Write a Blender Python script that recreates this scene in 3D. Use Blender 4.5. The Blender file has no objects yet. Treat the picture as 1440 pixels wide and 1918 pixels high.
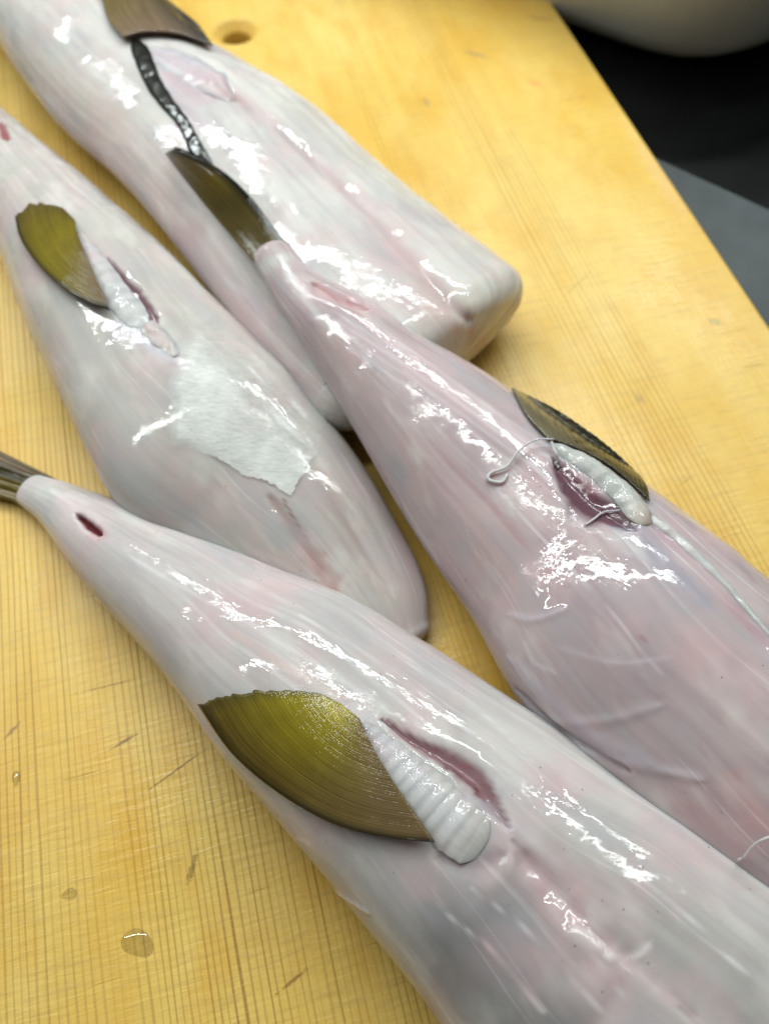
import bpy, bmesh, math, random
import numpy as np
from mathutils import Vector, Matrix
from mathutils.bvhtree import BVHTree

SC = bpy.context.scene
COL = SC.collection
random.seed(4)

# ------------------------------------------------------------------ camera
IW, IH, FPX = 1440.0, 1918.0, 1441.0
PITCH = math.radians(61.5)
CAMH = 0.32
CP = np.array([0.0, -CAMH / math.tan(PITCH), CAMH])
CF = np.array([0.0, math.cos(PITCH), -math.sin(PITCH)])
CR = np.array([1.0, 0.0, 0.0])
CU = np.array([0.0, math.sin(PITCH), math.cos(PITCH)])
cam = bpy.data.cameras.new("camera")
cam.sensor_fit = 'VERTICAL'
cam.sensor_height = 24.0
cam.sensor_width = 18.0
cam.lens = 24.0 * FPX / IH
cam.clip_start = 0.01
cam.clip_end = 50.0
cam.dof.use_dof = True
cam.dof.focus_distance = 0.268
cam.dof.aperture_fstop = 4.8
camo = bpy.data.objects.new("camera", cam)
COL.objects.link(camo)
camo.location = CP
camo.rotation_euler = (math.pi / 2 - PITCH, 0, 0)
SC.camera = camo

# ------------------------------------------------------------------ light of the kitchen
world = bpy.data.worlds.new("World")
SC.world = world
world.use_nodes = True
wb = world.node_tree.nodes["Background"]
wb.inputs[0].default_value = (0.95, 1.0, 0.98, 1)
wb.inputs[1].default_value = 0.11


def ceiling_lamp(name, loc, target, sx, sy, watts, color):
    l = bpy.data.lights.new(name, 'AREA')
    l.shape = 'RECTANGLE'
    l.size, l.size_y = sx, sy
    l.energy = watts
    l.color = color
    o = bpy.data.objects.new(name, l)
    COL.objects.link(o)
    o.location = loc
    d = Vector(target) - Vector(loc)
    o.rotation_euler = d.to_track_quat('-Z', 'Y').to_euler()
    return o


ceiling_lamp("ceiling_lamp", (-0.16, 0.33, 0.90), (-0.10, 0.12, 0), 1.80, 0.040, 9.2, (0.93, 1.0, 0.96))
ceiling_lamp("ceiling_lamp", (-0.16, 0.82, 0.90), (-0.10, 0.15, 0), 1.80, 0.045, 12.6, (0.92, 1.0, 0.99))

SC.cycles.max_bounces = 5
SC.cycles.diffuse_bounces = 2
SC.cycles.glossy_bounces = 2
SC.cycles.transmission_bounces = 3
SC.cycles.transparent_max_bounces = 6
SC.cycles.use_adaptive_sampling = True
SC.cycles.adaptive_threshold = 0.03
SC.view_settings.view_transform = 'Standard'
SC.view_settings.look = 'None'
SC.view_settings.exposure = 0.0
SC.view_settings.gamma = 1.0
SC.view_settings.use_curve_mapping = False
SC.render.resolution_x, SC.render.resolution_y = 768, 1024


# ------------------------------------------------------------------ helpers: photograph <-> place
def ray(px, py):
    d = CF + CR * ((px - IW / 2) / FPX) + CU * ((IH / 2 - py) / FPX)
    return d / np.linalg.norm(d)


def at(px, py, z=0.0):
    d = ray(px, py)
    return CP + d * ((z - CP[2]) / d[2])


def proj(P):
    v = np.asarray(P) - CP
    w = v @ CF
    return np.stack([FPX * (v @ CR) / w + IW / 2, IH / 2 - FPX * (v @ CU) / w], -1)


def mm_per_px(p):
    return float((np.asarray(p) - CP) @ CF) / FPX


def unit(v):
    v = np.asarray(v, float)
    return v / np.maximum(np.linalg.norm(v, axis=-1, keepdims=True), 1e-12)


def vnoise(P, freq, seed=0):
    Q = np.asarray(P, float) * freq + 100.37 + seed * 17.13
    I = np.floor(Q).astype(np.int64)
    F = Q - I
    F = F * F * (3 - 2 * F)

    def h(ix, iy, iz):
        n = (ix * 374761393 + iy * 668265263 + iz * 1274126177 + seed * 974711) & 0xffffffff
        n = ((n ^ (n >> 13)) * 1274126177) & 0xffffffff
        n = (n ^ (n >> 16)) & 0xffffff
        return n / float(0xffffff)
    r = 0
    for dx in (0, 1):
        wx = F[..., 0] if dx else 1 - F[..., 0]
        for dy in (0, 1):
            wy = F[..., 1] if dy else 1 - F[..., 1]
            for dz in (0, 1):
                wz = F[..., 2] if dz else 1 - F[..., 2]
                r = r + wx * wy * wz * h(I[..., 0] + dx, I[..., 1] + dy, I[..., 2] + dz)
    return r * 2 - 1


def fbm(P, freq, seed=0, octs=3):
    r = 0
    a = 1.0
    for k in range(octs):
        r = r + a * vnoise(P, freq * 2 ** k, seed + k)
        a *= 0.5
    return r / 1.75


def spline(pts, n, m=24):
    """Catmull-Rom through pts (k,d), resampled to n by arc length."""
    P = np.asarray(pts, float)
    if len(P) == 2:
        t = np.linspace(0, 1, n)[:, None]
        return P[0] * (1 - t) + P[1] * t
    E = np.vstack([2 * P[0] - P[1], P, 2 * P[-1] - P[-2]])
    out = []
    for i in range(1, len(E) - 2):
        p0, p1, p2, p3 = E[i - 1], E[i], E[i + 1], E[i + 2]
        t = np.linspace(0, 1, m, endpoint=False)[:, None]
        out.append(0.5 * (2 * p1 + (p2 - p0) * t + (2 * p0 - 5 * p1 + 4 * p2 - p3) * t * t
                          + (3 * p1 - p0 - 3 * p2 + p3) * t ** 3))
    out.append(P[-1:])
    O = np.vstack(out)
    s = np.concatenate([[0], np.cumsum(np.linalg.norm(np.diff(O, axis=0), axis=1))])
    q = np.linspace(0, s[-1], n)
    return np.stack([np.interp(q, s, O[:, k]) for k in range(O.shape[1])], -1)


def dense(par, vals, q):
    """smooth cubic interpolation of station values (Catmull-Rom in parameter)."""
    V = np.asarray(vals, float)
    k = np.clip(np.floor(q).astype(int), 0, len(V) - 2)
    t = (q - k)
    if V.ndim > 1:
        t = t[:, None]
    E = np.concatenate([[2 * V[0] - V[1]], V, [2 * V[-1] - V[-2]]])
    p0, p1, p2, p3 = E[k], E[k + 1], E[k + 2], E[k + 3]
    return 0.5 * (2 * p1 + (p2 - p0) * t + (2 * p0 - 5 * p1 + 4 * p2 - p3) * t * t + (3 * p1 - p0 - 3 * p2 + p3) * t ** 3)


def poly_dist(V, path):
    """distance of every vertex to a 3D polyline and the position along it (0..1)."""
    path = np.asarray(path)
    best = np.full(len(V), 1e9)
    bt = np.zeros(len(V))
    n = len(path) - 1
    for i in range(n):
        a, b = path[i], path[i + 1]
        ab = b - a
        t = np.clip(((V - a) @ ab) / max(ab @ ab, 1e-12), 0, 1)
        d = np.linalg.norm(V - (a + t[:, None] * ab), axis=1)
        m = d < best
        best[m] = d[m]
        bt[m] = (i + t[m]) / n
    return best, bt


# ------------------------------------------------------------------ helpers: objects
def mesh_obj(name, V, F, mat, parent=None, smooth=True, cols=None, vecs=None):
    me = bpy.data.meshes.new(name)
    me.from_pydata([tuple(v) for v in V], [], [tuple(f) for f in F])
    me.update()
    if smooth:
        me.polygons.foreach_set("use_smooth", [True] * len(me.polygons))
    if cols is not None:
        a = me.attributes.new("tint", 'FLOAT_COLOR', 'POINT')
        c = np.ones((len(V), 4), np.float32)
        c[:, :3] = cols
        a.data.foreach_set("color", c.ravel())
    if vecs is not None:
        a = me.attributes.new("lay", 'FLOAT_VECTOR', 'POINT')
        a.data.foreach_set("vector", np.asarray(vecs, np.float32).ravel())
    me.materials.append(mat)
    o = bpy.data.objects.new(name, me)
    COL.objects.link(o)
    if parent is not None:
        o.parent = parent
        o.matrix_parent_inverse = parent.matrix_basis.inverted()
    return o


def tag(o, label, cat, group=None):
    o["label"] = label
    o["category"] = cat
    if group:
        o["group"] = group


def thing(name, label, cat, loc, group=None):
    o = bpy.data.objects.new(name, None)
    o.empty_display_size = 0.02
    COL.objects.link(o)
    o.location = tuple(loc)
    tag(o, label, cat, group)
    return o


def ring_faces(n, m, cap=True):
    F = []
    for i in range(n - 1):
        for j in range(m):
            F.append((i * m + j, i * m + (j + 1) % m, (i + 1) * m + (j + 1) % m, (i + 1) * m + j))
    if cap:
        F.append(tuple(range(m - 1, -1, -1)))
        F.append(tuple(range((n - 1) * m, n * m)))
    return F


# ------------------------------------------------------------------ helpers: materials
class NT:
    def __init__(self, name):
        self.m = bpy.data.materials.new(name)
        self.m.use_nodes = True
        self.t = self.m.node_tree
        self.b = self.t.nodes["Principled BSDF"]

    def n(self, kind, **kw):
        nd = self.t.nodes.new(kind)
        for k, v in kw.items():
            setattr(nd, k, v)
        return nd

    def l(self, a, b):
        self.t.links.new(a, b)

    def math(self, op, a, b=None, clamp=False):
        nd = self.n("ShaderNodeMath", operation=op, use_clamp=clamp)
        for i, v in enumerate((a, b)):
            if v is None:
                continue
            if hasattr(v, "links"):
                self.l(v, nd.inputs[i])
            else:
                nd.inputs[i].default_value = v
        return nd.outputs[0]

    def attr(self, name, out="Vector"):
        return self.n("ShaderNodeAttribute", attribute_name=name).outputs[out]

    def mapv(self, vec, scale, rot=(0, 0, 0), loc=(0, 0, 0)):
        nd = self.n("ShaderNodeMapping")
        self.l(vec, nd.inputs[0])
        nd.inputs["Scale"].default_value = scale
        nd.inputs["Rotation"].default_value = rot
        nd.inputs["Location"].default_value = loc
        return nd.outputs[0]

    def noise(self, vec, scale=1.0, detail=3.0, rough=0.55, dist=0.0):
        nd = self.n("ShaderNodeTexNoise")
        self.l(vec, nd.inputs["Vector"])
        nd.inputs["Scale"].default_value = scale
        nd.inputs["Detail"].default_value = detail
        nd.inputs["Roughness"].default_value = rough
        nd.inputs["Distortion"].default_value = dist
        return nd.outputs["Fac"]

    def mr(self, v, a, b, c=0.0, d=1.0, smooth=False):
        nd = self.n("ShaderNodeMapRange")
        nd.interpolation_type = 'SMOOTHSTEP' if smooth else 'LINEAR'
        self.l(v, nd.inputs[0])
        for i, x in enumerate((a, b, c, d)):
            nd.inputs[i + 1].default_value = x
        return nd.outputs[0]

    def mix(self, fac, a, b, mode='MIX'):
        nd = self.n("ShaderNodeMix", data_type='RGBA', blend_type=mode)
        nd.clamp_factor = True
        for s, v in ((nd.inputs["Factor"], fac), (nd.inputs["A"], None), (nd.inputs["B"], None)):
            if v is not None:
                if hasattr(v, "links"):
                    self.l(v, s)
                else:
                    s.default_value = v
        for s, v in ((nd.inputs[6], a), (nd.inputs[7], b)):
            if hasattr(v, "links"):
                self.l(v, s)
            else:
                s.default_value = (*v, 1) if len(v) == 3 else v
        return nd.outputs[2]

    def bump(self, h, strength, dist, normal=None):
        nd = self.n("ShaderNodeBump")
        nd.inputs["Strength"].default_value = strength
        nd.inputs["Distance"].default_value = dist
        self.l(h, nd.inputs["Height"])
        if normal is not None:
            self.l(normal, nd.inputs["Normal"])
        return nd.outputs[0]

    def set(self, **kw):
        for k, v in kw.items():
            s = self.b.inputs[k.replace("_", " ")]
            if hasattr(v, "links"):
                self.l(v, s)
            else:
                s.default_value = v


def flesh_material(name, sss=0.8, streak=1.0, wet=1.0, speck=True):
    m = NT(name)
    tint = m.attr("tint", "Color")
    lay = m.attr("lay")
    obj = m.n("ShaderNodeTexCoord").outputs["Object"]
    warp = m.noise(obj, 14, 1, 0.5)
    wv = m.n("ShaderNodeVectorMath", operation='ADD')
    cmb = m.n("ShaderNodeCombineXYZ")
    m.l(m.math('MULTIPLY', warp, 0.014), cmb.inputs[1])
    m.l(lay, wv.inputs[0])
    m.l(cmb.outputs[0], wv.inputs[1])
    lw = wv.outputs[0]
    fib = m.noise(m.mapv(lw, (7, 170, 1)), 1, 3, 0.62, 0.3)
    col = m.mix(m.mr(fib, 0.36, 0.68, 0.0, 0.42 * streak), tint, (0.62, 0.53, 0.56), 'MULTIPLY')
    wl = m.noise(m.mapv(lw, (3, 430, 1), loc=(3.1, 7.7, 0)), 1, 2, 0.6, 0.1)
    blot = m.noise(obj, 30, 3, 0.6)
    wl = m.math('MULTIPLY', m.mr(wl, 0.60, 0.69, 0.0, 0.55 * streak), m.mr(blot, 0.40, 0.58, 0.0, 1.0))
    col = m.mix(wl, col, (0.80, 0.78, 0.82))
    col = m.mix(m.mr(blot, 0.46, 0.72, 0.0, 0.55), col, (0.64, 0.43, 0.45))
    bl2 = m.noise(m.mapv(lay, (22, 60, 1), loc=(9, 2, 0)), 1, 3, 0.6, 0.4)
    col = m.mix(m.mr(bl2, 0.50, 0.74, 0.0, 0.6), col, (0.40, 0.40, 0.43))
    col = m.mix(m.mr(bl2, 0.46, 0.28, 0.0, 0.45), col, (0.74, 0.71, 0.68))
    lum = m.n('ShaderNodeRGBToBW')
    m.l(tint, lum.inputs[0])
    col = m.mix(m.mr(lum.outputs[0], 0.16, 0.38, 0.0, 1.0, True), tint, col)
    if speck:
        vo = m.n("ShaderNodeTexVoronoi")
        m.l(obj, vo.inputs["Vector"])
        vo.inputs["Scale"].default_value = 210
        sp = m.mr(vo.outputs["Distance"], 0.035, 0.085, 1.0, 0.0)
        rnd = m.n("ShaderNodeSeparateColor")
        m.l(vo.outputs["Color"], rnd.inputs[0])
        sp = m.math('MULTIPLY', sp, m.math('GREATER_THAN', rnd.outputs[0], 0.55))
        sp = m.math('MULTIPLY', sp, m.mr(blot, 0.42, 0.55, 0.0, 0.8))
        col = m.mix(sp, col, (0.10, 0.07, 0.07))
    f1 = m.noise(m.mapv(lw, (150, 330, 60)), 1, 2, 0.55, 0.25)
    film = m.noise(m.mapv(lw, (38, 75, 1), loc=(1, 3, 0)), 1, 3, 0.62)
    calm = m.mr(blot, 0.38, 0.62, 0.3, 1.0)
    b1 = m.bump(m.math('MULTIPLY', f1, calm), 0.6 * wet, 0.00042)
    m.set(Base_Color=col, Roughness=0.5, Subsurface_Weight=sss, Subsurface_Scale=0.0075,
          Subsurface_Radius=(1.0, 0.6, 0.5), IOR=1.38, Specular_IOR_Level=0.15,
          Coat_Weight=m.mr(film, 0.40, 0.56, 0.12, 1.0, True), Coat_Roughness=m.mr(film, 0.4, 0.6, 0.14, 0.04), Coat_IOR=1.43, Coat_Normal=b1)
    return m.m


FLESH = flesh_material("wet_fish_flesh")
CART = flesh_material("white_fin_muscle", sss=0.30, streak=0.25, speck=False)


def fin_material():
    m = NT("olive_fin")
    tint = m.attr("tint", "Color")
    lay = m.attr("lay")
    st = m.noise(m.mapv(lay, (46, 1.6, 1)), 1, 3, 0.6, 0.15)
    col = m.mix(m.mr(st, 0.40, 0.66, 0.0, 0.5), tint, (0.42, 0.36, 0.25), 'MULTIPLY')
    st2 = m.noise(m.mapv(lay, (30, 1.0, 1), loc=(2, 9, 0)), 1, 3, 0.6, 0.1)
    col = m.mix(m.mr(st2, 0.56, 0.74, 0.0, 0.35), col, m.mix(1.0, tint, (1.9, 1.8, 1.6), 'MULTIPLY'))
    obj = m.n("ShaderNodeTexCoord").outputs["Object"]
    n2 = m.noise(obj, 420, 3, 0.6)
    h = m.math('ADD', m.math('MULTIPLY', st, 1.0), m.math('MULTIPLY', n2, 0.5))
    m.set(Base_Color=col, Roughness=0.5, Specular_IOR_Level=0.1, Coat_Weight=0.9,
          Coat_Roughness=0.06, Coat_IOR=1.42, Normal=m.bump(st, 0.2, 0.0005), Coat_Normal=m.bump(h, 0.5, 0.0005))
    return m.m


FIN = fin_material()


def simple_wet(name, color, rough=0.3, scale=350, bump=0.6, sss=0.0):
    m = NT(name)
    obj = m.n("ShaderNodeTexCoord").outputs["Object"]
    n1 = m.noise(obj, scale, 3, 0.6)
    n2 = m.noise(obj, 60, 3, 0.6)
    col = m.mix(m.mr(n2, 0.35, 0.7, 0.0, 0.5), color, tuple(c * 0.6 for c in color))
    m.set(Base_Color=col, Roughness=rough, Coat_Weight=1.0, Coat_Roughness=0.07, Coat_IOR=1.36,
          Subsurface_Weight=sss, Subsurface_Scale=0.003,
          Coat_Normal=m.bump(n1, bump, 0.0007), Specular_IOR_Level=0.2)
    return m.m


# ------------------------------------------------------------------ cutting board
E0, E1 = at(1030, 0), at(1440, 610)
GR = unit(E0 - E1)                      # along the grain, away from the camera
GX = np.array([GR[1], -GR[0], 0.0])     # across the grain, to the right
BT = 0.022                              # board thickness
BO = E1.copy()


def board_xy(p):
    d = np.asarray(p) - BO
    return float(d @ GX), float(d @ GR)


def board_material():
    m = NT("wet_yellow_wood")
    obj = m.n("ShaderNodeTexCoord").outputs["Object"]
    sx = m.n("ShaderNodeSeparateXYZ")
    m.l(obj, sx.inputs[0])
    X, Y = sx.outputs[0], sx.outputs[1]
    wob = m.noise(m.mapv(obj, (22, 1.4, 1)), 1, 3, 0.5)
    wob2 = m.noise(m.mapv(obj, (120, 9, 1)), 1, 2, 0.5)
    ph = m.math('ADD', m.math('MULTIPLY', X, 2 * math.pi / 0.0029), m.math('ADD', m.math('MULTIPLY', wob, 26.0), m.math('MULTIPLY', wob2, 5.0)))
    sn = m.math('SINE', ph)
    line = m.mr(sn, 0.35, 1.0, 0.0, 1.0, True)
    # how strongly the rings show varies across the board
    amp = m.mr(m.noise(m.mapv(obj, (26, 1.5, 1), loc=(1.7, 0, 0)), 1, 2, 0.5), 0.38, 0.62, 0.45, 1.0)
    left = m.mr(X, -0.215, -0.27, 0.0, 1.0, True)
    band = m.math('MULTIPLY', m.mr(X, -0.118, -0.108, 0.0, 1.0, True), m.mr(X, -0.078, -0.066, 1.0, 0.0, True))
    mid = m.math('MULTIPLY', m.mr(X, -0.24, -0.2, 0.0, 0.55, True), m.mr(X, -0.13, -0.10, 1.0, 0.0, True))
    zone = m.math('MAXIMUM', left, m.math('MAXIMUM', m.math('MULTIPLY', band, 0.85), mid))
    zone = m.math('MAXIMUM', zone, 0.05)
    each = m.mr(m.noise(m.mapv(obj, (170, 2.5, 1), loc=(0, 5, 0)), 1, 2, 0.6), 0.32, 0.62, 0.15, 1.0)
    line = m.math('MULTIPLY', m.math('MULTIPLY', line, each), m.math('MULTIPLY', amp, zone))
    tone = m.noise(m.mapv(obj, (14, 5, 1)), 1, 4, 0.6)
    col = m.mix(m.mr(tone, 0.32, 0.68), (0.75, 0.455, 0.072), (0.82, 0.59, 0.17))
    warm = m.noise(m.mapv(obj, (30, 16, 1), loc=(4, 4, 0)), 1, 5, 0.6)
    col = m.mix(m.mr(warm, 0.48, 0.76, 0.0, 0.85), col, (0.72, 0.39, 0.05))
    col = m.mix(m.math('MULTIPLY', line, 0.95), col, (0.33, 0.16, 0.03))
    fine = m.noise(m.mapv(obj, (900, 40, 1)), 1, 3, 0.6)
    col = m.mix(m.mr(fine, 0.5, 0.75, 0.0, 0.28), col, (0.52, 0.31, 0.08))
    ray_ = m.noise(m.mapv(obj, (60, 420, 1)), 1, 3, 0.6, 0.3)
    col = m.mix(m.mr(ray_, 0.56, 0.72, 0.0, 0.35), col, (0.60, 0.40, 0.13))
    # knife marks: thin dark lines running askew to the grain
    scr = None
    for ang, sc, lo in ((1.05, 1.0, 0.745), (0.75, 1.4, 0.75)):
        q = m.noise(m.mapv(obj, (14 * sc, 620 * sc, 1), rot=(0, 0, ang), loc=(ang * 9, 3, 0)), 1, 1.5, 0.45)
        q = m.mr(q, lo, lo + 0.05)
        scr = q if scr is None else m.math('MAXIMUM', scr, q)
    col = m.mix(m.math('MULTIPLY', scr, 0.3), col, (0.28, 0.15, 0.04))
    haze = m.noise(m.mapv(obj, (40, 420, 1), rot=(0, 0, 0.9)), 1, 3, 0.6)
    col = m.mix(m.mr(haze, 0.5, 0.75, 0.0, 0.4), col, (0.50, 0.33, 0.11))
    stain = m.noise(m.mapv(obj, (38, 26, 1), loc=(8, 1, 0)), 1, 4, 0.65)
    col = m.mix(m.mr(stain, 0.68, 0.82, 0.0, 0.6), col, (0.33, 0.22, 0.10))

    nz = m.noise(obj, 500, 2, 0.6)

    # single marks that can be seen in the wood: (px, py) ends, half width in m, colour, strength
    def mark(p0, p1, r, c, s, col):
        a, b = board_xy(at(*p0)), board_xy(at(*p1))
        L = math.hypot(b[0] - a[0], b[1] - a[1])
        ang = math.atan2(b[1] - a[1], b[0] - a[0])
        v = m.mapv(obj, (1, 1, 1), loc=(-(a[0] + b[0]) / 2, -(a[1] + b[1]) / 2, 0))
        v = m.mapv(v, (1, 1, 1), rot=(0, 0, -ang))
        s_ = m.n("ShaderNodeSeparateXYZ")
        m.l(v, s_.inputs[0])
        ex = m.math('DIVIDE', s_.outputs[0], L / 2 + r)
        ey = m.math('DIVIDE', s_.outputs[1], r)
        d = m.math('SQRT', m.math('ADD', m.math('MULTIPLY', ex, ex), m.math('MULTIPLY', ey, ey)))
        d = m.math('ADD', d, m.math('MULTIPLY', m.math('SUBTRACT', nz, 0.5), 1.6))
        return m.mix(m.math('MULTIPLY', m.mr(d, 0.3, 1.1, 1.0, 0.0, True), s), col, c)
    for a, b, r, c, s in (
            ((352, 1655), (368, 1600), 0.0016, (0.16, 0.11, 0.04), 0.6),
            ((262, 1492), (392, 1398), 0.0005, (0.16, 0.09, 0.03), 0.8),
            ((205, 1405), (262, 1372), 0.0009, (0.20, 0.10, 0.04), 0.8),
            ((8, 1385), (40, 1350), 0.0010, (0.25, 0.12, 0.04), 0.7),
            ((520, 1860), (575, 1815), 0.0008, (0.25, 0.11, 0.03), 0.7),
            ((140, 1300), (262, 1270), 0.0006, (0.25, 0.12, 0.04), 0.6),
            ((870, 96), (915, 108), 0.0030, (0.35, 0.26, 0.14), 0.6),
            ((796, 185), (802, 200), 0.0025, (0.35, 0.27, 0.13), 0.6),
            ((990, 152), (1015, 160), 0.004, (0.75, 0.36, 0.12), 0.6),
            ((1330, 600), (1345, 605), 0.003, (0.36, 0.30, 0.12), 0.6),
            ((1050, 560), (1115, 500), 0.0008, (0.42, 0.30, 0.08), 0.5),
            ((1180, 240), (1290, 420), 0.006, (0.78, 0.50, 0.22), 0.45),
            ((1240, 455), (1290, 460), 0.003, (0.72, 0.42, 0.06), 0.6),
            ((1195, 745), (1200, 750), 0.003, (0.40, 0.30, 0.10), 0.6),
            ((1270, 1870 - 960), (1300, 890), 0.0008, (0.45, 0.28, 0.05), 0.5),
            ((985, 30), (1035, 38), 0.004, (0.55, 0.30, 0.10), 0.5)):
        col = mark(a, b, r, c, s, col)
    wet = m.noise(m.mapv(obj, (16, 10, 1), loc=(2, 6, 0)), 1, 4, 0.6)
    h = m.math('ADD', m.math('MULTIPLY', line, -0.6), m.math('ADD', m.math('MULTIPLY', ray_, 0.8), m.math('ADD', m.math('MULTIPLY', scr, -1.2), m.math('MULTIPLY', fine, 0.5))))
    m.set(Base_Color=col, Roughness=m.mr(wet, 0.35, 0.65, 0.24, 0.55), Specular_IOR_Level=0.45, Normal=m.bump(h, 0.55, 0.0006))
    return m.m


WOOD = board_material()


def build_board():
    x0, x1, y0, y1 = -0.56, 0.0, -0.62, 0.46
    hc = at(441, 58)
    hx, hy = board_xy(hc)
    rt, rb = 0.0152, 0.0112
    bm = bmesh.new()
    ch = 0.0022

    def rect(z, ins):
        return [bm.verts.new((x, y, z)) for x, y in ((x0 + ins, y0 + ins), (x1 - ins, y0 + ins), (x1 - ins, y1 - ins), (x0 + ins, y1 - ins))]

    def circ(z, r, n=48):
        return [bm.verts.new((hx + r * math.cos(2 * math.pi * k / n), hy + r * math.sin(2 * math.pi * k / n), z)) for k in range(n)]

    def loop(vs):
        return [bm.edges.get((vs[i], vs[(i + 1) % len(vs)])) or bm.edges.new((vs[i], vs[(i + 1) % len(vs)])) for i in range(len(vs))]

    def bridge(a, b):
        n = len(a)
        for i in range(n):
            bm.faces.new((a[i], a[(i + 1) % n], b[(i + 1) % n], b[i]))
    rt_ = [rect(0, ch), rect(-ch * 0.3, ch * 0.3), rect(-ch, 0), rect(-BT + ch, 0), rect(-BT, ch)]
    ct = [circ(0, rt + 0.0018), circ(-0.0006, rt + 0.0006), circ(-0.002, rt - 0.0008), circ(-0.006, rb), circ(-0.0075, rb - 0.0006), circ(-BT, rb - 0.0006)]
    for a, b in zip(rt_, rt_[1:]):
        bridge(a, b)
    for a, b in zip(ct, ct[1:]):
        bridge(b, a)
    for k in (0, -1):
        bmesh.ops.triangle_fill(bm, use_beauty=True, use_dissolve=False, edges=loop(rt_[k]) + loop(ct[k]))
    bmesh.ops.recalc_face_normals(bm, faces=bm.faces)
    me = bpy.data.meshes.new("cutting_board")
    bm.to_mesh(me)
    bm.free()
    me.materials.append(WOOD)
    o = bpy.data.objects.new("cutting_board", me)
    COL.objects.link(o)
    M = Matrix(((GX[0], GR[0], 0, BO[0]), (GX[1], GR[1], 0, BO[1]), (0, 0, 1, 0), (0, 0, 0, 1)))
    o.matrix_world = M
    tag(o, "yellow wooden cutting board with straight grain, knife marks and a round hole", "cutting board")
    return o


build_board()

# ------------------------------------------------------------------ counter and white basin
CZ = -BT - 0.0005


def build_counter():
    m = NT("black_counter_surface")
    obj = m.n("ShaderNodeTexCoord").outputs["Object"]
    n1 = m.noise(obj, 9, 4, 0.6)
    n2 = m.noise(obj, 300, 3, 0.6)
    col = m.mix(m.mr(n1, 0.4, 0.7), (0.002, 0.0024, 0.0025), (0.005, 0.006, 0.0065))
    m.set(Base_Color=col, Roughness=m.mr(n1, 0.3, 0.7, 0.30, 0.42), Normal=m.bump(n2, 0.1, 0.0005), Specular_IOR_Level=0.12)
    V = [(-2, -2, CZ), (2, -2, CZ), (2, 2.5, CZ), (-2, 2.5, CZ), (-2, -2, CZ - 0.03), (2, -2, CZ - 0.03), (2, 2.5, CZ - 0.03), (-2, 2.5, CZ - 0.03)]
    F = [(0, 1, 2, 3), (7, 6, 5, 4), (0, 4, 5, 1), (1, 5, 6, 2), (2, 6, 7, 3), (3, 7, 4, 0)]
    o = mesh_obj("counter", V, F, m.m, smooth=False)
    o["kind"] = "structure"


build_counter()


def build_sheen_sheet():  # thin sheet added to stand in for the counter's grey sheen
    m = NT("dark_grey_sheen")
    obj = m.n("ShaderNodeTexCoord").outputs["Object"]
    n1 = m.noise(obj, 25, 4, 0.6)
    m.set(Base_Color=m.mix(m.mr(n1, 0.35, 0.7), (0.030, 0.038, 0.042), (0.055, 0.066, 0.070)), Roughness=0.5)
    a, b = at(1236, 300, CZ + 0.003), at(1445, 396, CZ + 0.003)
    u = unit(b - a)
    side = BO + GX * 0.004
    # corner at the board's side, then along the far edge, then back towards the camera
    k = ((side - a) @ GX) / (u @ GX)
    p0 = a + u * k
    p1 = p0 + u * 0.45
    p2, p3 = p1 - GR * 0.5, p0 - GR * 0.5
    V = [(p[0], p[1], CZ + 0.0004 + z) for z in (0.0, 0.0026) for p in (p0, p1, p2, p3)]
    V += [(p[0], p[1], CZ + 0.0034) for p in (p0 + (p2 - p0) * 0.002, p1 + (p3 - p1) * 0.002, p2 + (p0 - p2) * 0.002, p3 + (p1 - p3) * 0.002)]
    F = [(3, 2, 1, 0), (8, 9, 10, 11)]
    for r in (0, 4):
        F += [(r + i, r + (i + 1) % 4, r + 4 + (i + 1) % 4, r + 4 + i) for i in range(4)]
    o = mesh_obj("counter_sheen_sheet", V, F, m.m, smooth=False)
    tag(o, "added dark grey sheet standing in for the grey sheen on the black counter", "mat")


build_sheen_sheet()


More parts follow.
